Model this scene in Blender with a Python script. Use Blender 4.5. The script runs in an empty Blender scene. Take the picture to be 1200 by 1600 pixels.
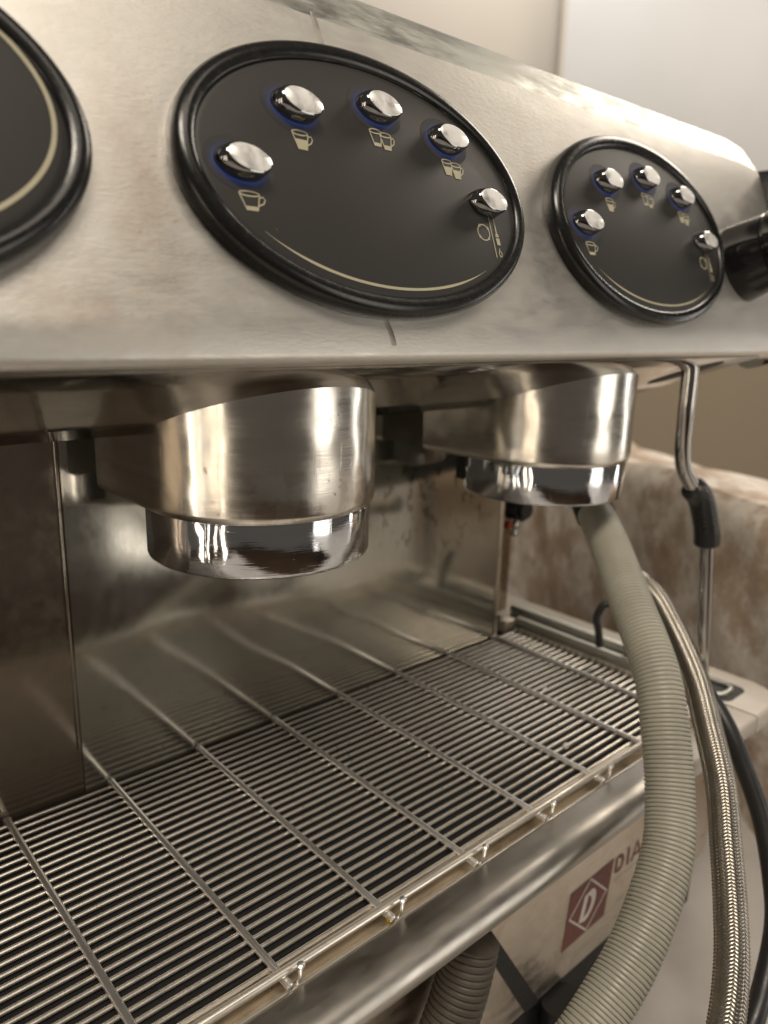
import bpy, bmesh, math, random
import numpy as np
from mathutils import Vector, Matrix
random.seed(7)
S = 0.01                     # everything below is written in centimetres
sc = bpy.context.scene
PI = math.pi

# ------------------------------------------------------------------ camera
CAM = Vector((-7.628, -19.594, 23.364))
RR = Vector((0.7517211, -0.6590316, 0.0243457))
UU = Vector((0.1433682, 0.1993429, 0.9693853))
FF = Vector((0.6437087, 0.7252170, -0.2443345))
cd = bpy.data.cameras.new('camera')
cam = bpy.data.objects.new('camera', cd)
sc.collection.objects.link(cam)
m = Matrix.Identity(4)
for i in range(3):
    m[i][0] = RR[i]; m[i][1] = UU[i]; m[i][2] = -FF[i]; m[i][3] = CAM[i]*S
cam.matrix_world = m
cd.sensor_fit = 'VERTICAL'; cd.sensor_height = 24; cd.lens = 24*1185.22/1600
cd.clip_start = 0.01; cd.clip_end = 100
cd.dof.use_dof = True; cd.dof.focus_distance = 0.29; cd.dof.aperture_fstop = 5.6
sc.camera = cam

# ------------------------------------------------------------------ light
w = bpy.data.worlds.new('World'); sc.world = w; w.use_nodes = True
w.node_tree.nodes['Background'].inputs[0].default_value = (1.0, 0.88, 0.75, 1)
w.node_tree.nodes['Background'].inputs[1].default_value = 0.07
sc.view_settings.view_transform = 'Standard'; sc.view_settings.look = 'None'
sc.view_settings.exposure = 0.28; sc.view_settings.gamma = 1.0
try:
    sc.cycles.max_bounces = 10; sc.cycles.glossy_bounces = 6
except Exception: pass

def area(name, loc, aim, sx, sy, power, col):
    l = bpy.data.lights.new(name, 'AREA'); l.shape = 'RECTANGLE'; l.size = sx*S; l.size_y = sy*S
    l.energy = power; l.color = col
    o = bpy.data.objects.new(name, l); sc.collection.objects.link(o)
    o.location = Vector(loc)*S
    o.rotation_euler = (Vector(aim)-Vector(loc)).to_track_quat('-Z', 'Y').to_euler()
    return o
area('ceiling_light', (-42, -64, 150), (15, 5, 15), 60, 45, 15.0, (1.0, 0.89, 0.75))
area('ceiling_light', (30, -78, 165), (5, 0, 27), 80, 50, 3.6, (1.0, 0.89, 0.75))
area('ceiling_light', (150, 14, 110), (20, 5, 0), 60, 50, 7.0, (1.0, 0.89, 0.75))
area('highlight_fill', (200, 45, 85), (25, 5, 0), 48, 60, 16.0, (0.93, 0.97, 1.0))  # unseen light added to brighten the cross wires
area('highlight_fill', (105, -150, 12), (15, 5, 8), 62, 120, 5.0, (1.0, 0.93, 0.83))  # unseen light added for the broad streak in the groups
area('highlight_fill', (185, -52, 5), (15, 5, 8), 12, 110, 2.0, (1.0, 0.95, 0.88))  # unseen narrow light added for a thin streak in the groups
area('wall_fill', (100, 72, 125), (150, 105, 105), 60, 40, 3.9, (1.0, 0.96, 0.92))  # unseen light added to brighten only the background wall
area('streak_fill', (-110, 12, -5), (5, 5, 12), 7, 60, 0.9, (1.0, 0.86, 0.68))  # this and the next three: unseen strips added for streaks in the groups
area('streak_fill', (-106, -6, -2), (5, 5, 12), 2.5, 60, 0.3, (1.0, 0.90, 0.75))
area('streak_fill', (-100, -24, 2), (5, 5, 12), 5, 50, 0.35, (1.0, 0.80, 0.6))
area('streak_fill', (-95, -38, 0), (5, 5, 12), 4, 60, 0.5, (1.0, 0.86, 0.66))

# ------------------------------------------------------------------ materials
def nm(name):
    mt = bpy.data.materials.new(name); mt.use_nodes = True
    nt = mt.node_tree; return mt, nt, nt.nodes['Principled BSDF']
def ND(nt, t, **kw):
    n = nt.nodes.new(t)
    for k, v in kw.items(): setattr(n, k, v)
    return n
def coords(nt, scale=(1, 1, 1)):
    g = ND(nt, 'ShaderNodeNewGeometry')
    mp = ND(nt, 'ShaderNodeMapping'); mp.inputs['Scale'].default_value = tuple(100*s for s in scale)   # per cm
    nt.links.new(g.outputs['Position'], mp.inputs['Vector']); return mp.outputs[0]
def noise(nt, co, scale, detail=4, rough=.55):
    n = ND(nt, 'ShaderNodeTexNoise'); n.inputs['Scale'].default_value = scale
    n.inputs['Detail'].default_value = detail; n.inputs['Roughness'].default_value = rough
    nt.links.new(co, n.inputs['Vector']); return n.outputs['Fac']
def ramp(nt, fac, stops):
    r = ND(nt, 'ShaderNodeValToRGB'); e = r.color_ramp.elements
    while len(e) < len(stops): e.new(.5)
    for i, (p, c) in enumerate(stops):
        e[i].position = p; e[i].color = (c, c, c, 1) if isinstance(c, (int, float)) else (*c, 1)
    nt.links.new(fac, r.inputs[0]); return r.outputs[0]
def mix(nt, fac, a, b, mode='MIX'):
    n = ND(nt, 'ShaderNodeMix', data_type='RGBA', blend_type=mode)
    for sock, v in ((n.inputs[0], fac), (n.inputs[6], a), (n.inputs[7], b)):
        if hasattr(v, 'is_output'): nt.links.new(v, sock)
        elif isinstance(v, (int, float)): sock.default_value = v
        else: sock.default_value = (*v, 1)
    return n.outputs[2]
def bump(nt, h, strength, dist, prev=None):
    b = ND(nt, 'ShaderNodeBump'); b.inputs['Strength'].default_value = strength
    b.inputs['Distance'].default_value = dist*S
    nt.links.new(h, b.inputs['Height'])
    if prev is not None: nt.links.new(prev, b.inputs['Normal'])
    return b.outputs[0]
def simple(name, col, rough=.5, metal=0., var=.15, vs=2., coat=0., bs=0., bd=.02, bsc=8.):
    mt, nt, p = nm(name)
    co = coords(nt)
    c = mix(nt, ramp(nt, noise(nt, co, vs), [(.3, 1-var), (.7, 1.)]), (0, 0, 0), col, 'MIX')
    nt.links.new(c, p.inputs['Base Color'])
    rv = min(.2, var)
    rr = ramp(nt, noise(nt, co, vs*2.3), [(.3, max(0.02, rough*(1-rv))), (.7, min(1, rough*(1+rv)))])
    nt.links.new(rr, p.inputs['Roughness'])
    p.inputs['Metallic'].default_value = metal; p.inputs['Coat Weight'].default_value = coat
    if bs: nt.links.new(bump(nt, noise(nt, co, bsc, 5), bs, bd), p.inputs['Normal'])
    return mt
def steel(name, col, rough, var, streak=(1, 1, 1), wav=0., wavs=.15, fine=0., fines=12., scratch=.0, dirt=.0, dirtcol=(.25, .17, .10), rvar=.4):
    """stainless steel: tone mottling, uneven gloss, slow warp of the sheet, fine grain, scratches, stains"""
    mt, nt, p = nm(name)
    co = coords(nt); cs = coords(nt, streak)
    n1 = noise(nt, co, .35, 6, .6); n2 = noise(nt, cs, 3.5, 6, .65)
    tone = mix(nt, .5, ramp(nt, n1, [(.3, 1-var), (.7, 1.)]), ramp(nt, n2, [(.3, 1-var), (.7, 1.)]))
    c = mix(nt, 1.0, col, tone, 'MULTIPLY')
    if dirt:
        d = ramp(nt, noise(nt, co, .28, 7, .68), [(.50, 0.), (.68, dirt)])
        c = mix(nt, d, c, dirtcol)
        if dirt > .12:
          sp = ramp(nt, noise(nt, co, 4.5, 2, .5), [(.76, 0.), (.79, .8)])
          c = mix(nt, sp, c, (.12, .085, .05))
    nt.links.new(c, p.inputs['Base Color'])
    p.inputs['Metallic'].default_value = 1.0
    r = ramp(nt, noise(nt, cs, 1.7, 6, .65), [(.3, max(.02, rough*(1-rvar))), (.72, rough*(1+rvar))])
    nt.links.new(r, p.inputs['Roughness'])
    pv = None
    if wav: pv = bump(nt, noise(nt, co, wavs, 1, .3), 1.0, wav, pv)
    if fine: pv = bump(nt, noise(nt, cs, fines, 4, .6), 1.0, fine, pv)
    if scratch:
        vo = ND(nt, 'ShaderNodeTexNoise'); vo.inputs['Scale'].default_value = 1.3; vo.inputs['Detail'].default_value = 3
        mp = coords(nt, (4.5, 4.5, .25)); nt.links.new(mp, vo.inputs['Vector'])
        pv = bump(nt, ramp(nt, vo.outputs['Fac'], [(.66, 0.), (.69, 1.)]), .4, scratch, pv)
        mp = coords(nt, (.9, .9, 9)); v2 = noise(nt, mp, 1.0, 3)
        pv = bump(nt, ramp(nt, v2, [(.69, 0.), (.72, 1.)]), .4, scratch, pv)
    if pv is not None: nt.links.new(pv, p.inputs['Normal'])
    return mt

M = {}
M['face'] = simple('dark_grey_keypad_film', (.020, .018, .016), .50, var=.02, vs=.5)
M['panel'] = steel('stained_brushed_steel', (.68, .655, .61), .47, .05, (.35, 1, 1), wav=0, fine=.008, fines=9., dirt=.06, dirtcol=(.50, .40, .30), rvar=.12)
mt = M['panel']; nt = mt.node_tree; p = nt.nodes['Principled BSDF']
old = p.inputs['Base Color'].links[0].from_socket
for (cx_, cy_, cz_, rx_, ry_, rz_, am) in ((2.3, 2.0, 26.5, 1.5, 4, 5.5, .36), (.2, 1.5, 23.6, 2.2, 3, 1.6, .30), (21.0, 3.0, 30, 1.2, 5, 3, .18)):
    g = ND(nt, 'ShaderNodeNewGeometry'); mp = ND(nt, 'ShaderNodeMapping')
    mp.inputs['Scale'].default_value = (100/rx_, 100/ry_, 100/rz_); mp.inputs['Location'].default_value = (-cx_/rx_, -cy_/ry_, -cz_/rz_)
    nt.links.new(g.outputs['Position'], mp.inputs['Vector'])
    gr_ = ND(nt, 'ShaderNodeTexGradient', gradient_type='SPHERICAL'); nt.links.new(mp.outputs[0], gr_.inputs[0])
    nn = ramp(nt, noise(nt, coords(nt), 1.1, 6, .6), [(.35, .25), (.65, 1.)])
    mu = ND(nt, 'ShaderNodeMath', operation='MULTIPLY'); nt.links.new(gr_.outputs['Fac'], mu.inputs[0]); nt.links.new(nn, mu.inputs[1])
    m2 = ND(nt, 'ShaderNodeMath', operation='MULTIPLY'); nt.links.new(mu.outputs[0], m2.inputs[0]); m2.inputs[1].default_value = am*1.6; m2.use_clamp = True
    old = mix(nt, m2.outputs[0], old, (.40, .28, .19))
nt.links.new(old, p.inputs['Base Color'])
def specks(mat, cen, rad, scale, thr, col, am):
    nt = mat.node_tree; p = nt.nodes['Principled BSDF']; old = p.inputs['Base Color'].links[0].from_socket
    g = ND(nt, 'ShaderNodeNewGeometry'); mp = ND(nt, 'ShaderNodeMapping')
    mp.inputs['Scale'].default_value = tuple(100/q_ for q_ in rad); mp.inputs['Location'].default_value = tuple(-a/b for a, b in zip(cen, rad))
    nt.links.new(g.outputs['Position'], mp.inputs['Vector'])
    gr_ = ND(nt, 'ShaderNodeTexGradient', gradient_type='SPHERICAL'); nt.links.new(mp.outputs[0], gr_.inputs[0])
    nn = ramp(nt, noise(nt, coords(nt, (1, 1, .7)), scale, 3, .6), [(thr, 0.), (thr+.05, 1.)])
    a_ = ramp(nt, gr_.outputs['Fac'], [(.0, 0.), (.35, am)])
    mu = ND(nt, 'ShaderNodeMath', operation='MULTIPLY'); nt.links.new(a_, mu.inputs[0]); nt.links.new(nn, mu.inputs[1])
    nt.links.new(mix(nt, mu.outputs[0], old, col), p.inputs['Base Color'])
specks(M['panel'], (-1, 2, 24), (6, 5, 5), 3.6, .66, (.42, .33, .25), .3)
specks(M['face'], (15, 2, 28), (60, 20, 20), 7.5, .735, (.22, .20, .18), .7)
M['trim'] = steel('satin_steel_edge', (.52, .525, .485), .50, .05, (.3, 1, 1), fine=.003, dirt=.2)
M['under'] = steel('polished_dark_steel', (.30, .275, .24), .10, .35, (.25, 1, 1), wav=.05, wavs=.3, fine=.004, fines=3., dirt=.35, dirtcol=(.2, .15, .1))
M['cup'] = steel('polished_group_steel', (.78, .75, .69), .22, .10, (.05, .05, 1), wav=.09, wavs=.55, fine=.0035, fines=9, scratch=.003, dirt=.10, rvar=.2)
M['chrome'] = steel('chromed_ring', (.74, .76, .80), .06, .10, (.05, .05, 1), wav=.03, wavs=1.0, fine=.0045, fines=9, scratch=.003, dirt=.05, rvar=.2)
M['splash'] = steel('splash_back_steel', (.46, .445, .395), .11, .12, (1, 1, .6), wav=.25, wavs=.09, fine=.0004, fines=9, dirt=.18, dirtcol=(.30, .25, .18), rvar=.25)
specks(M['splash'], (28.5, 15.4, 12.0), (7, 5, 5), 1.9, .57, (.10, .08, .05), .55)
specks(M['cup'], (10, 4, 17), (9, 9, 5), 3.0, .68, (.16, .11, .07), .6)
specks(M['cup'], (14, 4, 16), (12, 9, 3), .9, .50, (.50, .44, .36), .5)
for k_ in ('splash',): M[k_].node_tree.nodes['Principled BSDF'].inputs['Metallic'].default_value = .86
M['bracket'] = steel('brown_tinted_bracket_steel', (.42, .34, .26), .30, .3)
M['splash_dark'] = mt_ = steel('reflection_dark_splash_steel', (.34, .29, .235), .16, .12, wav=.25, wavs=.09, dirt=.15, dirtcol=(.14, .11, .08))  # left sheet: dark brown reflection put into the steel colour
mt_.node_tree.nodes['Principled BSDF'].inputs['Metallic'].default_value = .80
M['wire'] = steel('grille_wire_steel', (.84, .79, .71), .32, .06, dirt=.08, dirtcol=(.4, .3, .2), rvar=.2)
M['wire'].node_tree.nodes['Principled BSDF'].inputs['Metallic'].default_value = .80
M['cross'] = steel('bright_cross_wire_steel', (.95, .94, .93), .30, .03, rvar=.1)
M['cross'].node_tree.nodes['Principled BSDF'].inputs['Metallic'].default_value = .93
M['basin'] = steel('drip_basin_steel', (.78, .70, .58), .50, .15, dirt=.45, dirtcol=(.10, .08, .055), wav=.05, wavs=.5)
M['basin'].node_tree.nodes['Principled BSDF'].inputs['Metallic'].default_value = .3
M['lip'] = steel('tray_edge_steel', (.50, .475, .435), .36, .10, (.35, 1, 1), wav=.02, wavs=.3, fine=.0015, fines=5, scratch=.001, dirt=.10, rvar=.2)
M['low'] = steel('lower_panel_steel', (.78, .70, .60), .38, .2, (.3, 1, 1), wav=.02, fine=.004, dirt=.4, dirtcol=(.40, .28, .18))
M['wand'] = steel('steam_wand_steel', (.55, .53, .51), .12, .1, scratch=.001)
M['black_gloss'] = simple('glossy_black_plastic', (.010, .010, .010), .24, var=.2)
M['knob'] = simple('shiny_black_knob_plastic', (.010, .010, .010), .12, var=.1)
M['button'] = steel('button_chrome', (.30, .30, .31), .10, .1)
M['cap'] = steel('button_cap_metal', (.93, .92, .90), .50, .08, fine=.002, fines=3)
M['gold'] = simple('cream_gold_print', (.42, .385, .27), .5, var=.1)
M['rubber'] = simple('black_rubber', (.020, .020, .021), .38, var=.2, bs=.05, bd=.01)
M['matt_black'] = simple('matt_black_plastic', (.010, .010, .010), .6)
M['red_print'] = simple('dull_red_print', (.165, .050, .040), .5, var=.2)
M['white_print'] = simple('off_white_print', (.72, .66, .60), .5, var=.08)
M['drain'] = simple('beige_hose_plastic', (.39, .375, .31), .42, var=.22, vs=.35, bs=.15, bd=.01)
M['reflected_hose'] = simple('hose_reflection_grey', (.10, .088, .07), .6, var=.35, vs=.6)  # grey of the hose reflection, its shaded side painted in
M['white_table'] = simple('white_table_top', (.60, .57, .54), .45, var=.22, vs=.12)
M['wall'] = simple('beige_wall_paint', (.52, .48, .42), .9, var=.08, vs=.01)
M['tan_wall'] = simple('tan_lower_wall', (.30, .245, .175), .9, var=.08, vs=.01)  # lower wall, a darker tan than above
M['board'] = simple('white_wall_board', (.56, .56, .56), .6, var=.10, vs=.03)
M['deck'] = simple('cream_painted_deck', (.56, .51, .45), .42, var=.15, vs=.3, bs=.1)
M['crumb'] = simple('pale_crumb', (.7, .65, .58), .7)
M['red_plastic'] = simple('red_plastic', (.35, .04, .02), .4)
mt, nt, p = nm('yellow_syrup'); p.inputs['Base Color'].default_value = (.75, .55, .05, 1)
p.inputs['Roughness'].default_value = .05; p.inputs['Transmission Weight'].default_value = .6; M['yellow'] = mt
co = coords(nt); nt.links.new(mix(nt, noise(nt, co, 4), (.8, .6, .05), (.6, .45, .02)), p.inputs['Base Color'])
mt, nt, p = nm('water_drop'); p.inputs['Base Color'].default_value = (.95, .95, .93, 1)
p.inputs['Roughness'].default_value = .03; p.inputs['Transmission Weight'].default_value = .9; M['water'] = mt
# mottled stone
mt, nt, p = nm('mottled_brown_stone'); co = coords(nt)
n1 = noise(nt, co, .11, 8, .68); n2 = noise(nt, co, .35, 8, .7)
c = ramp(nt, n1, [(.36, (.42, .29, .20)), (.47, (.62, .50, .39)), (.54, (.92, .86, .78)), (.66, (.70, .62, .53))])
c = mix(nt, ramp(nt, n2, [(.40, .35), (.60, 0.)]), c, (.33, .23, .16))
nt.links.new(c, p.inputs['Base Color']); p.inputs['Roughness'].default_value = .6
nt.links.new(bump(nt, n2, .3, .4), p.inputs['Normal']); M['stone'] = mt
# blue light ring: gradient by vertex attribute
mt, nt, p = nm('blue_led_glow'); at = ND(nt, 'ShaderNodeAttribute', attribute_name='glow')
p.inputs['Base Color'].default_value = (.023, .021, .019, 1); p.inputs['Roughness'].default_value = .58
p.inputs['Emission Color'].default_value = (.05, .13, .55, 1)
co = coords(nt); mu = ND(nt, 'ShaderNodeMath', operation='MULTIPLY'); mu.inputs[1].default_value = .20
nt.links.new(at.outputs['Fac'], mu.inputs[0]); nt.links.new(mu.outputs[0], p.inputs['Emission Strength']); M['led'] = mt
# braided steel sleeve
mt, nt, p = nm('braided_steel'); uv = ND(nt, 'ShaderNodeUVMap')
p.inputs['Metallic'].default_value = 1; p.inputs['Roughness'].default_value = .30
c = mix(nt, noise(nt, coords(nt), 1.5), (.27, .24, .20), (.48, .45, .40)); nt.links.new(c, p.inputs['Base Color']); M['braid'] = mt

# ------------------------------------------------------------------ object helpers
WL = {}
def tag(o, label=None, cat=None, group=None, kind=None):
    if label: o['label'] = label
    if cat: o['category'] = cat
    if group: o['group'] = group
    if kind: o['kind'] = kind
    return o
def empty(name, loc):
    o = bpy.data.objects.new(name, None); sc.collection.objects.link(o)
    o.location = Vector(loc)*S; WL[o.name] = Vector(loc); o.empty_display_size = .01; return o
def mesh(name, V, F, mat, off=(0, 0, 0), smooth=True, sharp=35):
    me = bpy.data.meshes.new(name)
    off = Vector(off)
    me.from_pydata([tuple((Vector(v)-off)*S) for v in V], [], F); me.validate()
    bm = bmesh.new(); bm.from_mesh(me); bmesh.ops.remove_doubles(bm, verts=bm.verts, dist=1e-6)
    bmesh.ops.recalc_face_normals(bm, faces=bm.faces)
    for f in bm.faces: f.smooth = smooth
    if smooth:
        for e in bm.edges:
            if len(e.link_faces) == 2 and e.calc_face_angle(0) > math.radians(sharp): e.smooth = False
    bm.to_mesh(me); bm.free(); me.materials.append(mat); return me
def obj(name, V, F, mat, parent=None, at=None, **kw):
    """world-space cm geometry -> ONE mesh object; at = where its origin sits"""
    at = Vector(at) if at is not None else (WL[parent.name] if parent else Vector((0, 0, 0)))
    me = mesh(name, V, F, mat, at, **kw)
    return link(name, me, at, parent)
def link(name, me, at, parent=None):
    o = bpy.data.objects.new(name, me); sc.collection.objects.link(o)
    at = Vector(at); WL[o.name] = at
    o.location = (at-(WL[parent.name] if parent else Vector((0, 0, 0))))*S
    if parent: o.parent = parent
    return o
def join(*parts):
    V, F = [], []
    for v, f in parts:
        n = len(V); V += list(v); F += [[i+n for i in q] for q in f]
    return V, F
def box(x0, x1, y0, y1, z0, z1, b=0.):
    if b <= 0:
        V = [(x, y, z) for x in (x0, x1) for y in (y0, y1) for z in (z0, z1)]
        return V, [[0, 1, 3, 2], [4, 6, 7, 5], [0, 4, 5, 1], [2, 3, 7, 6], [0, 2, 6, 4], [1, 5, 7, 3]]
    bm = bmesh.new(); bmesh.ops.create_cube(bm, size=1)
    for v in bm.verts:
        v.co = Vector(((x0+x1)/2+v.co.x*(x1-x0), (y0+y1)/2+v.co.y*(y1-y0), (z0+z1)/2+v.co.z*(z1-z0)))
    bmesh.ops.bevel(bm, geom=bm.edges[:], offset=b, segments=3, affect='EDGES', profile=.5)
    V = [tuple(v.co) for v in bm.verts]; F = [[v.index for v in f.verts] for f in bm.faces]; bm.free(); return V, F
def extr(profile, x0, x1, closed=False, xs=None):
    """(y,z) profile swept along x"""
    xs = xs or [x0, x1]; n = len(profile); V = [(x, y, z) for x in xs for (y, z) in profile]; F = []
    for k in range(len(xs)-1):
        for i in range(n if closed else n-1):
            j = (i+1) % n; F.append([k*n+i, k*n+j, (k+1)*n+j, (k+1)*n+i])
    if closed: F += [list(range(n)), list(range((len(xs)-1)*n, len(xs)*n))]
    return V, F
def smoothpath(P, n=12):
    """Catmull-Rom through the points"""
    P = [Vector(p) for p in P]; Q = [P[0]*2-P[1]]+P+[P[-1]*2-P[-2]]; out = []
    for i in range(1, len(Q)-2):
        a, b, c, d = Q[i-1:i+3]
        for k in range(n):
            t = k/n
            out.append(.5*((2*b)+(c-a)*t+(2*a-5*b+4*c-d)*t*t+(3*b-a-3*c+d)*t**3))
    out.append(P[-1]); return out
def resample(P, step):
    L = [0.]
    for a, b in zip(P, P[1:]): L.append(L[-1]+(b-a).length)
    n = max(2, int(L[-1]/step)); out = []; j = 0
    for k in range(n+1):
        s = L[-1]*k/n
        while j < len(P)-2 and L[j+1] < s: j += 1
        t = (s-L[j])/max(1e-9, L[j+1]-L[j]); out.append(P[j].lerp(P[j+1], min(1, t)))
    return out, L[-1]
def frames(P):
    T = [(P[min(i+1, len(P)-1)]-P[max(i-1, 0)]).normalized() for i in range(len(P))]
    N = T[0].orthogonal().normalized(); out = []
    for t in T:
        N = (N-t*N.dot(t)).normalized(); out.append((t, N, t.cross(N)))
    return out
def tube(P, r, seg=14, cap=True):
    """r: number or function of index"""
    fr = frames(P); V = []; F = []
    rf = r if callable(r) else (lambda i: r)
    for i, (p, (t, a, b)) in enumerate(zip(P, fr)):
        for k in range(seg):
            an = 2*PI*k/seg; V.append(tuple(p+(a*math.cos(an)+b*math.sin(an))*rf(i)))
    for i in range(len(P)-1):
        for k in range(seg):
            j = (k+1) % seg; F.append([i*seg+k, i*seg+j, (i+1)*seg+j, (i+1)*seg+k])
    if cap: F += [list(range(seg)), list(range((len(P)-1)*seg, len(P)*seg))]
    return V, F
def rod(a, b, r, seg=12, round_end=0.):
    a = Vector(a); b = Vector(b)
    if round_end:
        d = (b-a).normalized(); e = min(r*.6, round_end)
        P = [a, a+d*e*.35, a+d*e, b-d*e, b-d*e*.35, b]; rs = [r*.55, r*.87, r, r, r*.87, r*.55]
        return tube(P, lambda i: rs[i], seg)
    return tube([a, b], r, seg)
def ball(c, rx, ry, rz, s=10, t=6):
    V = [(c[0], c[1], c[2]-rz)]
    for i in range(1, t):
        ph = -PI/2+PI*i/t
        for k in range(s):
            an = 2*PI*k/s; V.append((c[0]+rx*math.cos(ph)*math.cos(an), c[1]+ry*math.cos(ph)*math.sin(an), c[2]+rz*math.sin(ph)))
    V.append((c[0], c[1], c[2]+rz)); F = []
    for k in range(s): F.append([0, 1+(k+1) % s, 1+k]); F.append([len(V)-1, len(V)-1-s+k, len(V)-1-s+(k+1) % s])
    for i in range(t-2):
        for k in range(s): F.append([1+i*s+k, 1+i*s+(k+1) % s, 1+(i+1)*s+(k+1) % s, 1+(i+1)*s+k])
    return V, F

# ------------------------------------------------------------------ room (background)
Fh = Vector((FF.x, FF.y, 0)).normalized(); Rh = Vector((Fh.y, -Fh.x, 0))
def wallpt(s, z, d): return tuple(CAM*1+Fh*d+Rh*s+Vector((0, 0, z-CAM.z)))
def wallbox(s0, s1, z0, z1, d0, d1):
    V = [wallpt(s, z, d) for s in (s0, s1) for d in (d0, d1) for z in (z0, z1)]
    return V, [[0, 1, 3, 2], [4, 6, 7, 5], [0, 4, 5, 1], [2, 3, 7, 6], [0, 2, 6, 4], [1, 5, 7, 3]]
tag(obj('wall', *wallbox(-260, 260, 32, 230, 172, 182), M['wall'], smooth=False), kind='structure')
tag(obj('lower_wall', *wallbox(-260, 260, -90, 32, 171.6, 181.6), M['tan_wall'], smooth=False), kind='structure')
# where pixel column 870 meets the wall: 0.228 * distance to the right of the view axis
brd = empty('wall_board', wallpt(90, 34, 170))
obj('board', *wallbox(33.5, 230, 34, 225, 168.5, 170.5), M['board'], brd, smooth=False)
obj('edge_strip', *wallbox(32.6, 33.5, 34, 225, 168.2, 170.8), M['wall'], brd, smooth=False)
tag(brd, 'large white board on the beige wall behind the coffee machine', 'wall board')
# table and stone
tag(obj('table_top', *box(-60, 190, -38, 110, -20, -17), M['white_table'], smooth=False), kind='structure')
tag(obj('table_top', *box(58, 190, -190, -38.2, -20, -17.02), M['white_table'], smooth=False), kind='structure')  # unseen extension, added and shaped to reflect in the group heads
M['floor'] = simple('brown_wooden_floor', (.16, .095, .055), .5, var=.4, vs=.05)
tag(obj('floor', *box(-300, 300, -300, 250, -95, -90), M['floor'], smooth=False), kind='structure')
sd = Vector((.52, .85, 0)).normalized(); sn = Vector((sd.y, -sd.x, 0)); sb = Vector((52.0, .6, -17))
def stone():
    V = []; F = []; nx, nz = 90, 34; tt = 16
    prof = [(0, i/nz) for i in range(nz+1)]+[(j/8, 1) for j in range(1, 9)]
    m_ = len(prof)
    for i in range(nx+1):
        s = -9+150*i/nx
        top = 25.9+.5*math.sin(s*.11)+.35*math.sin(s*.31+1)
        for (a, b) in prof:
            rnd = 1.6*(max(0, b-.9)/.1)**2 if a == 0 else 1.6
            wob = .5*math.sin(s*.23+b*5)+.3*math.sin(s*.6-b*11)
            q_ = sb+sd*s+sn*(a*tt+rnd+wob*.6)+Vector((0, 0, b*top-(0 if a == 0 else a*a*3)+ (.0)))
            V.append(tuple(q_))
    for i in range(nx):
        for k in range(m_-1): F.append([i*m_+k, i*m_+k+1, (i+1)*m_+k+1, (i+1)*m_+k])
    return V, F
tag(obj('stone_slab', *stone(), M['stone']), 'thick mottled brown and cream stone slab standing behind the machine', 'stone slab')

# ------------------------------------------------------------------ the machine
mach = empty('espresso_machine', (15, 8, -17))
tag(mach, 'stainless steel espresso machine with black oval keypads above two polished groups', 'espresso machine')
YP, ZP, TL = .512, 22.061, .361
ct, st = math.cos(TL), math.sin(TL)
def PN(u, v, h=0.): return (u, YP+v*st-h*ct, ZP+v*ct+h*st)

# slanted front panel: rolled lower lip, folded upper edge, rounded right end
def front_panel(top=False):
    prof = [(.9, -2.2), (.02, -1.3), (-.06, -.55), (-.03, -.25), (.08, -.08), (.25, 0)]
    prof += [(.25+(12.35-.25)*i/10, 0) for i in range(1, 11)]
    prof += [(12.45, -.01)]
    if top: prof = [(12.45, -.01), (12.52, -.03), (12.62, -.07), (14.30, -.60), (14.44, -.68), (14.52, -.80), (14.54, -1.0), (14.5, -2.7)]
    us = [-26+i*2 for i in range(36)]+[46.1]
    cols = [(u, 0.) for u in us]+[(46.1+.9*math.sin(a), .9*(1-math.cos(a))) for a in (.4, .8, 1.2, PI/2)]+[(47.0, 2.6)]
    V = []; F = []; n = len(prof)
    for (u, dh) in cols:
        for (v, h) in prof:
            cut = 1.3*max(0, (u-45.2)/1.8)**2      # upper right corner is rounded off
            vv = v-cut if v > 11 else v
            V.append(PN(u, vv, h-dh))
    for i in range(len(cols)-1):
        for k in range(n-1): F.append([i*n+k, i*n+k+1, (i+1)*n+k+1, (i+1)*n+k])
    return V, F
fp = obj('front_panel', *front_panel(), M['panel'], mach, sharp=60)
obj('top_edge', *front_panel(True), M['trim'], mach, sharp=60)  # darker grey-green stands for the ceiling reflected in this edge
# thin darker crease down the middle of the panel above and below the keypad
def crease(v0, v1, u0, u1):
    V = [];
    for k in range(9):
        t = k/8; v = v0+(v1-v0)*t; u = u0+(u1-u0)*t+.04*math.sin(t*5)
        for du, h in ((-.12, .004), (-.05, .012), (.05, .012), (.12, .004)): V.append(PN(u+du, v, h))
    return V, [[4*k+i, 4*k+i+1, 4*k+5+i, 4*k+4+i] for k in range(8) for i in range(3)]
M['crease'] = steel('dark_crease_steel', (.50, .47, .42), .46, .1)
obj('panel_seam', *crease(11.2, 12.6, 10.30, 10.24), M['crease'], fp)
obj('panel_seam', *crease(.5, 1.8, 10.66, 10.48), M['crease'], fp)
# end trim behind the rounded corner
obj('end_trim', *box(46.75, 47.7, YP+1.0, YP+7, ZP+1, ZP+11.6, .3), M['rubber'], mach)

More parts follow.
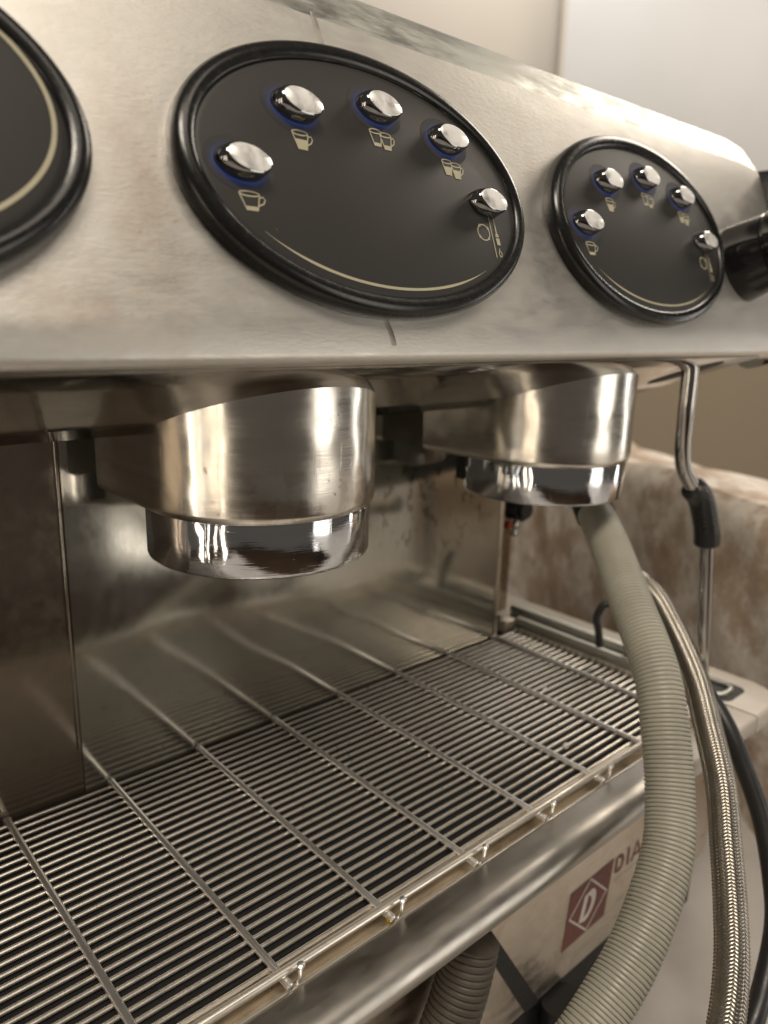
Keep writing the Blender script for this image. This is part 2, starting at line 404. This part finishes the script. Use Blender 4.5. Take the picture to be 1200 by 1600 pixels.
# mirror-like plate sloping back under the panel
SV = -.36
VY0, VZ0 = .62, 21.25
def vz(y): return 21.0-.36*(y-2.924)
prof = [(.95, 21.95), (.80, vz(.80)+.02), (.84, vz(.84)-.0), (2.4, vz(2.4)), (4.2, vz(4.2)), (6.8, vz(6.8)), (9.12, vz(9.12)), (9.26, vz(9.12)+.02), (9.28, vz(9.12)+.25), (15.3, vz(9.12)+.35)]
xs = [-26+i*2 for i in range(34)]+[40.85]
und = obj('under_plate', *extr(prof, 0, 0, xs=xs), M['under'], mach, sharp=30)
V = []
N = 28
sl = []
for k in range(N):
    a = 2*PI*k/N; x = 37.4+1.35*math.cos(a); y = 3.7+2.3*math.sin(a)
    sl.append((x, y))
V = [(x, y, vz(y)-.03) for x, y in sl]
obj('wand_slot', V, [list(range(N))], M['matt_black'], und, smooth=False)
# body of the head behind the panel
obj('body', *box(-26, 40.7, 9.4, 38, vz(9.12)+.6, ZP+10.5, .4), M['trim'], mach)

# keypads ---------------------------------------------------------------
PA, PB, PC = 7.84, 4.86, -.30
BT = [(-5.99, -.53), (-3.45, 1.79), (.244, 2.46), (3.60, 1.88), (5.16, -.45)]
def ringed(u0, v0, prof, n=96, capin=False):
    """prof: list of (scale a, scale b offset in cm inward, h)"""
    V = []; F = []
    for (ins, h) in prof:
        for k in range(n):
            t = 2*PI*k/n; V.append(PN(u0+PC+(PA-ins)*math.cos(t), v0-.27+(PB-ins)*math.sin(t), h))
    for i in range(len(prof)-1):
        for k in range(n):
            j = (k+1) % n; F.append([i*n+k, i*n+j, (i+1)*n+j, (i+1)*n+k])
    if capin: F.append([(len(prof)-1)*n+k for k in range(n)])
    return V, F
def ribbon(pts, wd, h, u0, v0, closed=False):
    V = []; F = []; n = len(pts)
    wf = wd if callable(wd) else (lambda i: wd)
    for i in range(n):
        a = pts[(i-1) % n] if (closed or i > 0) else pts[i]; b = pts[(i+1) % n] if (closed or i < n-1) else pts[i]
        dx, dy = b[0]-a[0], b[1]-a[1]; L = math.hypot(dx, dy) or 1; nx, ny = -dy/L, dx/L
        for s in (-.5, .5): V.append(PN(u0+pts[i][0]+nx*wf(i)*s, v0+pts[i][1]+ny*wf(i)*s, h))
    for i in range(n if closed else n-1):
        j = (i+1) % n; F.append([2*i, 2*i+1, 2*j+1, 2*j])
    return V, F
def poly(pts, h, u0, v0): return [PN(u0+x, v0+y, h) for x, y in pts], [list(range(len(pts)))]
def ell(cx, cy, a, b, n=20, t0=0, t1=2*PI): return [(cx+a*math.cos(t0+(t1-t0)*k/n), cy+b*math.sin(t0+(t1-t0)*k/n)) for k in range(n+(0 if abs(t1-t0-2*PI) < 1e-6 else 1))]
FH = .56
def cup_icon(cx, cy, w_, h_, fill, u0, v0, handle=True, tall=False):
    wd = .045; P_ = []; w_ *= .92; h_ *= .74
    P_.append(ribbon(ell(cx, cy+h_*.38, w_*.5, h_*.13), wd, FH+.012, u0, v0, True))
    bw = w_*.27
    P_.append(ribbon([(cx-w_*.5, cy+h_*.36), (cx-bw, cy-h_*.5), (cx+bw, cy-h_*.5), (cx+w_*.5, cy+h_*.36)], wd, FH+.014, u0, v0))
    def xw(t): return bw+(w_*.5-bw)*t
    t = fill
    P_.append(poly([(cx-xw(0), cy-h_*.5), (cx+xw(0), cy-h_*.5), (cx+xw(t)*.93, cy-h_*.5+h_*.86*t), (cx-xw(t)*.93, cy-h_*.5+h_*.86*t)], FH+.010, u0, v0))
    if handle:
        P_.append(ribbon([(cx+w_*.46, cy+h_*.22), (cx+w_*.66, cy+h_*.27), (cx+w_*.74, cy+h_*.12), (cx+w_*.62, cy-h_*.10), (cx+w_*.36, cy-h_*.24)], wd, FH+.016, u0, v0))
    return join(*P_)
def icons(i, u0, v0):
    if i == 0: return cup_icon(-5.98, -1.66, .78, .80, .24, u0, v0)
    if i == 1: return cup_icon(-3.52, .70, .68, .86, .62, u0, v0)
    if i == 2: return join(cup_icon(-.10, 1.40, .58, .84, .22, u0, v0, False), cup_icon(.36, 1.33, .58, .84, .30, u0, v0))
    if i == 3: return join(cup_icon(3.36, .84, .56, .82, .62, u0, v0, False), cup_icon(3.84, .76, .56, .84, .62, u0, v0))
    P_ = [ribbon(ell(4.66, -1.62, .34, .32), .05, FH+.012, u0, v0, True)]
    for a in (.6, 2.2, 3.8, 5.4):
        x, y = 4.66+.34*math.cos(a), -1.62+.32*math.sin(a)
        P_.append(poly([(x-.07, y-.05), (x+.08, y-.03), (x+.0, y+.09)], FH+.016, u0, v0))
    P_.append(ribbon([(5.14, -.88), (5.14, -2.62)], .045, FH+.012, u0, v0))
    P_.append(ribbon([(5.42, -1.0), (5.42, -1.65)], .07, FH+.012, u0, v0))
    P_.append(poly([(5.34, -1.62), (5.50, -1.62), (5.52, -1.75), (5.32, -1.75)], FH+.014, u0, v0))
    P_.append(poly([(5.31, -1.80), (5.53, -1.80), (5.52, -2.08), (5.33, -2.08)], FH+.014, u0, v0))
    P_.append(ribbon([(5.42, -2.22), (5.33, -2.42), (5.36, -2.56), (5.46, -2.56), (5.50, -2.42), (5.42, -2.32)], .045, FH+.012, u0, v0))
    return join(*P_)
def button_geo(u, v):
    n = 48; prof = [(.86, .53, FH-.02, -.13), (.87, .535, FH+.03, -.13), (.86, .53, FH+.14, -.12), (.82, .50, .90, -.05), (.79, .475, .99, -.02), (.76, .45, 1.04, 0), (.72, .415, 1.055, 0)]
    V = []; F = []
    for a, b, h, du in prof:
        V += [PN(u+du+a*math.cos(2*PI*k/n), v+b*math.sin(2*PI*k/n)-.10*a*math.cos(2*PI*k/n), h) for k in range(n)]
    for i in range(len(prof)-1):
        for k in range(n): j = (k+1) % n; F.append([i*n+k, i*n+j, (i+1)*n+j, (i+1)*n+k])
    return V, F
def cap_geo(u, v):
    n = 48; prof = [(.72, .415, 1.055), (.70, .40, 1.068), (.35, .22, 1.072), (.02, .02, 1.072)]; V = []; F = []
    for a, b, h in prof:
        V += [PN(u+a*math.cos(2*PI*k/n), v+b*math.sin(2*PI*k/n)-.10*a*math.cos(2*PI*k/n), h) for k in range(n)]
    for i in range(len(prof)-1):
        for k in range(n): j = (k+1) % n; F.append([i*n+k, i*n+j, (i+1)*n+j, (i+1)*n+k])
    F.append([(len(prof)-1)*n+k for k in range(n)]); return V, F
def glow_mesh(u, v, at):
    n = 48; rs = [.0, .06, .14, .24, .36]; V = []; F = []
    for r in rs: V += [PN(u-.13+(.85+r)*math.cos(2*PI*k/n), v+(.52+r)*math.sin(2*PI*k/n)-.09*math.cos(2*PI*k/n), FH+.006) for k in range(n)]
    for i in range(len(rs)-1):
        for k in range(n): j = (k+1) % n; F.append([i*n+k, i*n+j, (i+1)*n+j, (i+1)*n+k])
    me = bpy.data.meshes.new('light_ring'); me.from_pydata([tuple((Vector(q_)-Vector(at))*S) for q_ in V], [], F)
    a = me.attributes.new('glow', 'FLOAT', 'POINT')
    lev = [1., .60, .26, .08, 0.]
    for i in range(len(rs)):
        for k in range(n):
            t = 2*PI*k/n
            a.data[i*n+k].value = lev[i]*(.55+.45*max(0, math.cos(t-math.radians(235))))
    me.materials.append(M['led']); return me
bez = [(0, 0), (-.02, .15), (-.02, .36), (.02, .50), (.12, .63), (.26, .70), (.42, .71), (.58, .66), (.66, .58), (.68, FH-.08)]
def keypad(u0, v0, kind):
    at = PN(u0, v0)
    pad = obj('control_pad', *ringed(u0, v0, bez), M['black_gloss'], mach, at=at, sharp=60)
    V, F = ringed(u0, v0, [(.64, FH-.05), (.74, FH-.02), (.84, FH)], capin=True)
    obj('pad_face', V, F, M['face'], pad, at=at)
    if kind == 'blank':
        pts = ell(PC, 0, PA-.95, PB-.85, 90, math.radians(-110), math.radians(100))
        obj('gold_arc', *ribbon(pts, .13, FH+.012, u0, v0), M['gold'], pad, at=at)
        return pad
    pts = ell(-.2, -.10, 6.95, PB-.80, 70, math.radians(-142), math.radians(-50))
    obj('gold_arc', *ribbon(pts, lambda i: .10*max(.12, min(1, min(i, 70-i)/14)), FH+.012, u0, v0), M['gold'], pad, at=at)
    for i, (bu, bv) in enumerate(BT):
        c = PN(u0+bu, v0+bv)
        b = obj('button', *button_geo(u0+bu, v0+bv), M['button'], pad, at=c)
        obj('button_cap', *cap_geo(u0+bu, v0+bv), M['cap'], pad, at=c)
        if i < 4: link('light_ring', glow_mesh(u0+bu, v0+bv, c), c, pad)
        V, F = icons(i, u0, v0)
        obj('symbol', V, F, M['gold'], pad, at=at, smooth=False)
    return pad
k0 = keypad(11.514, 6.514, 'full')
k1 = keypad(11.514+17.993, 6.514, 'full')
k2 = keypad(-6.58, 6.45, 'blank')
k0['label'] = 'largest oval keypad with five buttons, in the middle'
k1['label'] = 'smaller oval keypad further right, beside the black knob'
k2['label'] = 'cut-off oval plate with a gold line, far left'

# steam knob
def lathe_panel(u0, v0, prof, n=48, flutes=0):
    V = []; F = []
    for r, h in prof:
        V += [PN(u0+r*math.cos(2*PI*k/n), v0+r*math.sin(2*PI*k/n), h) for k in range(n)]
    for i in range(len(prof)-1):
        for k in range(n): j = (k+1) % n; F.append([i*n+k, i*n+j, (i+1)*n+j, (i+1)*n+k])
    F.append([(len(prof)-1)*n+k for k in range(n)]); return V, F
kn = obj('steam_knob', *lathe_panel(40.2, 5.5, [(2.35, 0), (2.3, .5), (2.2, 1.6), (2.17, 2.1), (2.08, 2.16), (2.08, 2.28), (2.2, 2.36), (2.22, 2.7), (2.25, 6.6), (2.1, 7.1), (1.2, 7.4)]), M['knob'], mach, sharp=40)

# groups -----------------------------------------------------------------
XG, YG, RC, RG, ZC, ZB = 9.707, 8.138, 4.995, 4.794, 15.751, 13.585
def ucup(x0, inset, z, n=48):
    r = RC-inset
    pts = [(x0+r, 13.6)]+[(x0+r*math.cos(-PI*k/n), YG+r*math.sin(-PI*k/n)) for k in range(n+1)]+[(x0-r, 13.6)]
    return [(x, y, z) for x, y in pts]
def cup(x0):
    lv = [(.0, 21.3), (.0, 19.5), (.0, 17.2), (.0, ZC+.33), (.03, ZC+.17), (.11, ZC+.06), (.22, ZC), (.45, ZC-.02)]
    V = []; F = []; n = 51
    for ins, z in lv: V += ucup(x0, ins, z)
    n = len(V)//len(lv)
    for i in range(len(lv)-1):
        for k in range(n): j = (k+1) % n; F.append([i*n+k, i*n+j, (i+1)*n+j, (i+1)*n+k])
    F.append(list(range(n))); F.append([(len(lv)-1)*n+k for k in range(n)]); return V, F
def lathe(x0, y0, prof, n=96):
    V = []; F = []
    for r, z in prof: V += [(x0+r*math.cos(2*PI*k/n), y0+r*math.sin(2*PI*k/n), z) for k in range(n)]
    for i in range(len(prof)-1):
        for k in range(n): j = (k+1) % n; F.append([i*n+k, i*n+j, (i+1)*n+j, (i+1)*n+k])
    return V, F
def group(x0):
    g = obj('group_head', *cup(x0), M['cup'], mach, at=(x0, YG, ZC), sharp=50)
    obj('locking_ring', *lathe(x0, YG, [(4.3, ZC+.1), (RG-.02, ZC-.0), (RG, ZC-.08), (RG, ZB+.16), (RG-.03, ZB+.07), (RG-.10, ZB+.01), (RG-.2, ZB), (4.0, ZB), (3.9, ZB+.1), (3.87, ZB+1.2), (.1, ZB+1.3)]), M['chrome'], g, at=(x0, YG, ZC), sharp=50)
    obj('group_neck', *box(x0-3.5, x0+3.5, YG+2.1, YG+4.0, 14.0, 15.68, .1), M['matt_black'], g, at=(x0, YG, ZC))
    return g
g0 = group(XG); g0['label'] = 'nearer polished group, left of the two'
g1 = group(XG+20.152); g1['label'] = 'further polished group above the hose'

# splash back --------------------------------------------------------------
def sheet(x0, x1, z0, z1, y, bow=0., nx=40, nz=20, flange=0.):
    V = []; F = []
    for i in range(nx+1):
        for k in range(nz+1):
            x = x0+(x1-x0)*i/nx; z = z0+(z1-z0)*k/nz; a = i/nx; b = k/nz
            V.append((x, y+bow*math.sin(PI*a)*math.sin(PI*b), z))
    for i in range(nx):
        for k in range(nz): j = i*(nz+1)+k; F.append([j, j+1, j+nz+2, j+nz+1])
    n = len(V)
    V += [(x1, y+.35, z0), (x1, y+.35, z1), (x0, y+.35, z0), (x0, y+.35, z1)]
    F += [[nx*(nz+1), nx*(nz+1)+nz, n+1, n], [0, nz, n+3, n+2], [n, n+1, n+3, n+2]]
    return V, F
obj('splash_back', *sheet(3.75, 35.15, -2.4, 21.5, 15.44, .12), M['splash'], mach)
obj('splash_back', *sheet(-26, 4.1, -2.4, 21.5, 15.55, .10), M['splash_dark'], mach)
obj('seam_strip', *box(3.54, 3.64, 15.39, 15.7, 2.2, 21.4, .03), M['splash'], mach)
obj('edge_fold', *box(35.0, 35.32, 15.30, 15.9, -.9, 21.4, .08), M['low'], mach)
# steel side plate with small fittings, right of the splash back
sp = obj('side_plate', *box(36.0, 40.4, 18.6, 18.9, -2, 21, .05), M['bracket'], mach)
obj('black_tap', *join(rod((38.8, 17.5, 9.3), (38.8, 16.3, 9.3), 1.0, 20), rod((38.8, 16.3, 9.3), (38.8, 15.9, 9.3), .7, 20)), M['rubber'], sp)
obj('red_plug', *rod((38.2, 17.5, 7.95), (38.2, 17.0, 7.95), .33, 14), M['red_plastic'], sp)
obj('glint_beads', *join(ball((38.9, 17.1, 7.9), .42, .35, .35), ball((38.85, 17.1, 7.25), .36, .3, .32)), M['wand'], sp)  # small steel balls added for white glints

# lower body ----------------------------------------------------------------
lp = obj('lower_front_panel', *box(-26, 41.6, 0, .5, -13.2, -.2, .12), M['low'], mach)
obj('chassis', *box(-26, 41.0, .7, 30, -15.2, -.4), M['matt_black'], mach, smooth=False)
obj('shade_skirt', *box(-24, 40.4, .25, .65, -16.95, -13.25), M['matt_black'], mach, smooth=False)  # black strip added for the shadow on the table under the machine
# slanting black strip modelled in place of a reflection in the lower panel
V = [(16.34, -.06, -5.3), (17.25, -.06, -5.3), (22.2, -.06, -13.2), (21.0, -.06, -13.2)]
V += [(x, .01, z) for x, _, z in V]
obj('reflection_strip', V, [[0, 1, 2, 3], [0, 1, 5, 4], [1, 2, 6, 5], [2, 3, 7, 6], [3, 0, 4, 7]], M['matt_black'], lp, smooth=False)
obj('foot', *join(rod((23.6, -.7, -16.9), (23.6, -.7, -13.6), 1.3, 24)), M['rubber'], mach)
# logo
def pl(pts, y): return [(x, y, z) for x, z in pts], [list(range(len(pts)))]
def rib2(pts, wd, y, closed=False):
    V = []; F = []; n = len(pts)
    for i in range(n):
        a = pts[(i-1) % n] if (closed or i > 0) else pts[i]; b = pts[(i+1) % n] if (closed or i < n-1) else pts[i]
        dx, dy = b[0]-a[0], b[1]-a[1]; L = math.hypot(dx, dy) or 1
        for s in (-.5, .5): V.append((pts[i][0]-dy/L*wd*s, y, pts[i][1]+dx/L*wd*s))
    for i in range(n if closed else n-1):
        j = (i+1) % n; F.append([2*i, 2*i+1, 2*j+1, 2*j])
    return V, F
BX0, BX1, BZ0, BZ1 = 24.2, 28.55, -11.1, -7.32
lg = obj('logo_badge', *pl([(23.99, -11.16), (28.27, -11.05), (28.77, -7.26), (24.43, -7.42)], -.012), M['red_print'], lp, smooth=False)
bcx, bcz = (BX0+BX1)/2, (BZ0+BZ1)/2
lgm = [rib2([(bcx-1.85, bcz), (bcx, bcz-1.75), (bcx+1.85, bcz), (bcx, bcz+1.75)], .16, -.024, True)]
def letterD(cx, cz, w_, h_, t, y):
    o_ = [(cx-w_/2, cz-h_/2)]+[(cx-w_/2+w_*.45+w_*.55*math.cos(a), cz+h_/2*math.sin(a)) for a in [(-PI/2+PI*k/14) for k in range(15)]]+[(cx-w_/2, cz+h_/2)]
    return rib2([(cx-w_/2+t/2, cz-h_/2+t/2)]+[(cx-w_/2+w_*.45+(w_*.55-t/2)*math.cos(a), cz+(h_/2-t/2)*math.sin(a)) for a in [(-PI/2+PI*k/14) for k in range(15)]]+[(cx-w_/2+t/2, cz+h_/2-t/2)], t, y, True)
dv, df = letterD(bcx, bcz, 1.35, 1.95, .42, -.026)
lgm.append(([(x+(z-bcz)*.25, y, z) for x, y, z in dv], df))
for v_ in range(2):
    pass
obj('logo_mark', *join(*lgm), M['white_print'], lp, smooth=False)
tx = BX1+.35
word = [letterD(tx+.55, -7.95, 1.0, 1.25, .28, -.012), rib2([(tx+1.5, -8.57), (tx+1.5, -7.33)], .28, -.012),
        rib2([(tx+1.95, -8.57), (tx+2.5, -7.40), (tx+3.05, -8.57)], .26, -.012), rib2([(tx+2.2, -8.22), (tx+2.8, -8.22)], .18, -.013)]
obj('lettering', *join(*word), M['red_print'], lp, smooth=False)
obj('fine_print', *rib2([(tx+.1, -9.0), (tx+3.1, -9.0)], .08, -.012), M['trim'], lp, smooth=False)

# steam wand
wp = [Vector(q_)*1.12-CAM*.12 for q_ in [(31.75, .75, 22.3), (31.68, .45, 21.33), (31.83, .48, 19.11), (32.2, .62, 17.1), (32.75, .63, 15.7), (33.75, .39, 14.46), (34.62, .16, 13.3), (35.08, -.04, 11.86), (35.34, -.10, 10.26), (35.76, -.21, 6.95), (36.11, -.36, 3.33), (36.15, -.35, 2.23)]]
pp, L = resample(smoothpath(wp, 10), .35)
wnd = obj('steam_wand', *tube(pp, .49, 20), M['wand'], mach)
gp, L = resample(smoothpath([Vector(q_)*1.12-CAM*.12 for q_ in [(33.55, .43, 14.62), (34.3, .26, 13.95), (34.75, .12, 13.0), (35.08, -.04, 11.86), (35.22, -.07, 11.0)]], 10), .12)
ng = len(gp)
obj('grip', *tube(gp, lambda i: .70 if i in (0, ng-1) else .83-(0 if i > ng-11 else .02), 24), M['rubber'], wnd)
dots = []
gf = frames(gp)
for i in range(3, ng-10, 3):
    t_, a_, b_ = gf[i]
    d_ = (CAM-gp[i]); d_ = (d_-t_*d_.dot(t_)).normalized(); e_ = t_.cross(d_)
    for an in (-.55, .15):
        c_ = gp[i]+(d_*math.cos(an)+e_*math.sin(an))*.82
        dots.append(ball(c_, .12, .12, .07, 8, 5))
obj('grip_stud', *join(*dots), M['rubber'], wnd)

# ------------------------------------------------------------------ drip tray
tray = empty('drip_tray', (15, 5, -3))
tag(tray, 'wide steel drip tray with a rounded front edge under the wire grille', 'drip tray')
prof = [(15.2, -.2), (15.1, -1.0), (14.8, -1.15), (-.5, -1.15), (-.85, -1.1), (-1.0, -.95), (-1.05, -.25)]
obj('basin', *extr(prof, -26, 37.9, xs=[-26+2.13*i for i in range(31)]), M['basin'], tray, sharp=50)
obj('basin_end', *box(37.8, 38.1, -1.0, 15.2, -2.6, -.1), M['basin'], tray)
# front edge: flat band, bright rounded nose, turned-under skirt
prof = [(-1.02, -.9), (-1.04, -.12), (-1.10, -.02), (-1.22, .0), (-2.05, -.015), (-2.35, -.05), (-2.62, -.13), (-2.85, -.26), (-3.02, -.42), (-3.13, -.60), (-3.19, -.80), (-3.18, -1.0), (-3.10, -1.13), (-2.9, -1.2), (-2.2, -1.22), (-.2, -1.2)]
xs = [-26+2*i for i in range(33)]
obj('front_edge', *extr(prof, 0, 0, xs=[x_ for x_ in xs if x_ < 29]+[29.9]), M['lip'], tray, sharp=60)
# right-hand deck with rounded corner and recess
def rrect(x0, x1, y0, y1, r, n=8, corners=(0, 0, 1, 0)):
    P_ = []
    for (cx, cy, a0, on) in ((x0, y0, PI, corners[0]), (x1, y0, -PI/2, corners[2]), (x1, y1, 0, corners[3]), (x0, y1, PI/2, corners[1])):
        if not on: P_.append((cx, cy)); continue
        ox = cx+(r if cx == x0 else -r); oy = cy+(r if cy == y0 else -r)
        P_ += [(ox+r*math.cos(a0+PI/2*k/n), oy+r*math.sin(a0+PI/2*k/n)) for k in range(n+1)]
    return P_
def slab(x0, x1, y0, y1, r, z0, z1, bev=.22):
    V = []; F = []; lv = [(0, z0), (0, z1-bev), (bev*.3, z1-bev*.3), (bev, z1)]
    for ins, z in lv: V += [(x, y, z) for x, y in rrect(x0, x1-ins, y0+ins, y1, r-ins*.5)]
    n = len(V)//len(lv)
    for i in range(len(lv)-1):
        for k in range(n): j = (k+1) % n; F.append([i*n+k, i*n+j, (i+1)*n+j, (i+1)*n+k])
    F.append([(len(lv)-1)*n+k for k in range(n)]); F.append(list(range(n))); return V, F
obj('deck_front', *box(29.9, 38.6, -3.2, -1.15, -1.2, -.012, .2), M['deck'], tray)
dk = obj('side_deck', *slab(38.62, 43.4, -3.2, 24, 2.6, -1.15, -.01), M['deck'], tray, sharp=50)
def rp(x0, x1, y0, y1, r, z):
    P_ = rrect(x0, x1, y0, y1, r, 6, (1, 1, 1, 1)); return [(x, y, z) for x, y in P_], [list(range(len(P_)))]
obj('recess', *rp(38.7, 41.7, -1.2, 2.2, .7, .004), M['matt_black'], dk, smooth=False)
rr_ = [Vector((x, y, .10)) for x, y in rrect(39.1, 41.0, -.55, 1.7, .6, 6, (1, 1, 1, 1))]
obj('recess_ring', *tube(rr_+[rr_[0]], .17, 10, False), M['trim'], dk)
# rails along the right of the grille
obj('side_rail', *box(38.15, 38.75, 3.0, 15.9, -.3, .62, .15), M['trim'], tray)
obj('side_rail', *box(39.3, 40.2, 5.5, 17.4, -.01, .95, .18), M['trim'], tray)
obj('side_rail', *box(36.9, 38.1, 15.75, 16.6, -1.2, .55, .12), M['basin'], tray)

# ------------------------------------------------------------------ drip grille
gr = empty('drip_grille', (15, 7, 0))
tag(gr, 'shiny wire grille lying in the drip tray, its cross wires running front to back', 'drip grille')
X0G, X1G = -24, 37.2
me0 = None
NT = 29
for k in range(NT):
    y = 15.1-.546*k
    if y < -.15: break
    a = (X0G, y, -.20); b = (X1G, y, -.20)
    if me0 is None:
        P_ = [Vector(a)]+[Vector((X0G+(X1G-X0G)*i/24, y+.012*math.sin(i*2.1), -.20)) for i in range(1, 24)]+[Vector(b), Vector((X1G+.18, y, -.12)), Vector((X1G+.22, y, .14))]
        o = obj('thin_wire', *tube(P_, .094, 10), M['wire'], gr, at=(15, y, -.2)); me0 = o.data
    else: o = link('thin_wire', me0, (15, y, -.2+random.uniform(-.015, .015)), gr)
me0 = None; tip0 = None; tip1 = None
for i in range(-4, 8):
    x = 5*i
    if me0 is None:
        o = obj('cross_wire', *join(rod((x, 15.3, .0), (x, -.98, -.02), .16, 14, .1), rod((x, 15.32, -.15), (x, 15.32, .05), .2, 10)), M['cross'], gr, at=(x, 7, 0)); me0 = o.data
        t = obj('upright_tip', *tube([Vector((x+.42, -.55, -.55)), Vector((x+.42, -.78, -.2)), Vector((x+.4, -.98, .2)), Vector((x+.38, -1.02, .55)), Vector((x+.38, -1.03, .72)), Vector((x+.38, -1.04, .74)), Vector((x+.38, -1.06, .82)), Vector((x+.38, -1.07, .86))], lambda k: [.09, .095, .095, .095, .10, .15, .155, .09][k], 12), M['cross'], o, at=(x, 7, 0)); tip0 = t.data
    else:
        o = link('cross_wire', me0, (x, 7, 0), gr)
        t = link('upright_tip', tip0, (x, 7, 0), o)
obj('front_rail', *rod((X0G, -.50, .30), (X1G, -.50, .30), .175, 16, .1), M['wire'], gr)
obj('lower_rail', *rod((X0G, -.82, -.42), (X1G, -.82, -.42), .12, 12, .1), M['wire'], gr)

# ------------------------------------------------------------------ hoses
def corr(P_, r, pitch, depth, seg=28):
    pts, L = resample(P_, pitch/6)
    return tube(pts, lambda i: r-depth*(0, .0, .10, 1, .10, 0)[i % 6], seg)
hp = smoothpath([(42, 13.6, 17.0), (37.9, 10.9, 14.1), (34.6, 7.7, 12.3), (31.6, 4.17, 10.71), (28.6, .7, 8.8), (26.46, -2.35, 6.38), (25.12, -3.91, 3.96), (23.9, -5.1, 1.65), (22.5, -5.95, -.04), (20.56, -6.46, -1.74), (18.72, -6.69, -3.17), (16.99, -6.67, -4.38), (15.2, -6.5, -5.7), (12.5, -5.6, -8.5), (11, -4, -12.5), (11, -2, -15.4)], 14)
dh = obj('drain_hose', *corr(hp, 1.16, .21, .10), M['drain'], sharp=80)
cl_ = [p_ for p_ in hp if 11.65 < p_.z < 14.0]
obj('shade_sleeve', *tube(cl_, 1.24, 28), M['matt_black'], dh)  # dark sleeve standing in for the shade under the group ring
tag(dh, 'thick beige corrugated hose hanging across the front of the drip tray', 'hose')
h2 = smoothpath([(14.5, -1.35, -3.4), (13.9, -1.4, -5.5), (12.9, -1.45, -7.6), (11.6, -1.5, -9.8), (10.2, -1.6, -12.5), (9.0, -2.2, -15.6)], 14)  # modelled stand-in for the drain hose mirrored in the lower panel
tag(obj('hose_reflection', *corr(h2, 1.25, .34, .11), M['reflected_hose'], sharp=80), 'dark modelled reflection of the beige corrugated hose, under the tray edge left of the slanting strip', 'hose')
# braided hose: two counter-wound layers of flat wire over a core
bp = smoothpath([(34.6, 4.6, 8.2), (33.49, 1.98, 7.64), (32.27, -.06, 6.56), (30.11, -2.73, 5.04), (28.41, -4.54, 3.4), (26.68, -6.22, 1.8), (25.0, -7.47, .17), (23.3, -8.69, -1.45), (21.32, -9.85, -2.8), (19.2, -10.7, -4.2), (16.5, -11.3, -6.5), (14, -11.2, -10), (13, -10.5, -15.5)], 14)
def braid(P_, r, cols, row, wd):
    """herringbone of short flat wires: neighbouring columns slant opposite ways"""
    pts, L = resample(P_, .05); fr = frames(pts); ds = L/(len(pts)-1); V = []; F = []
    def at_(th, s_, h):
        f = min(len(pts)-1.001, max(0, s_/ds)); i = int(f); t, a, b = fr[i]
        p_ = pts[i].lerp(pts[i+1], f-i); rad = a*math.cos(th)+b*math.sin(th)
        return tuple(p_+rad*(r+h))
    for c in range(cols):
        t0 = 2*PI*c/cols; t1 = 2*PI*(c+1)/cols; tm = (t0+t1)/2; g = .08*(t1-t0); sl = .20 if c % 2 else -.20
        for k in range(int(L/row)-2):
            s0 = (k+1.5)*row; n = len(V)
            for (th, ss, lift) in ((t0-g, s0-sl*.5, -.02), (tm, s0, .035), (t1+g, s0+sl*.5, -.02)):
                V += [at_(th, ss-wd, lift-.02), at_(th, ss, lift+.025), at_(th, ss+wd, lift-.02)]
            for i in (0, 3):
                F += [[n+i, n+i+1, n+i+4, n+i+3], [n+i+1, n+i+2, n+i+5, n+i+4]]
    return V, F
bh = empty('braided_hose', (13, -10.5, -16))
obj('sleeve', *braid(bp, .68, 16, .155, .078), M['braid'], bh, sharp=80)
pts, L = resample(bp, .3)
obj('core', *tube(pts, .63, 20), M['rubber'], bh)
tag(bh, 'slim braided metal hose hanging just right of the beige hose', 'hose')
cp = smoothpath([(33.6, 1.2, 6.2), (32.6, -1.2, 4.4), (31.95, -3.84, 2.3), (31.5, -5.57, .1), (30.9, -7.0, -1.96), (29.9, -8.23, -4.18), (28.7, -9.04, -5.65), (26.9, -9.55, -7.4), (24.9, -9.84, -8.8), (22, -9.6, -12), (20.5, -9, -15.8)], 12)
pts, L = resample(cp, .4)
tag(obj('black_cable', *tube(pts, .50, 18), M['rubber']), 'smooth thick black cable curving down at the right of the braided hose', 'cable')
kp = smoothpath([(37.4, 7.6, 1.2), (37.4, 7.83, 2.37), (37.43, 8.1, 3.25), (38.02, 7.92, 4.18), (38.5, 7.4, 3.95), (38.73, 6.58, 2.19), (38.9, 6.2, 1.0)], 10)
pts, L = resample(kp, .2)
tag(obj('cable_loop', *tube(pts, .27, 12), M['rubber']), 'small black cable loop sticking up behind the beige hose at the tray end', 'cable')

# small things on the grille
tag(obj('crumb', *ball((26.2, 2.35, .05), .22, .18, .2, 8, 5), M['crumb']), 'pale crumb on the right part of the wire grille', 'crumb')
tag(obj('water_drop', *ball((10.0, -.78, -.12), .24, .16, .22, 14, 8), M['yellow']), 'yellow liquid drop hanging at the front rail of the grille', 'drop')
tag(obj('water_drop', *ball((31.0, 7.5, .1), .16, .14, .14, 10, 6), M['water']), 'clear water drop on the far right end of the grille', 'drop')
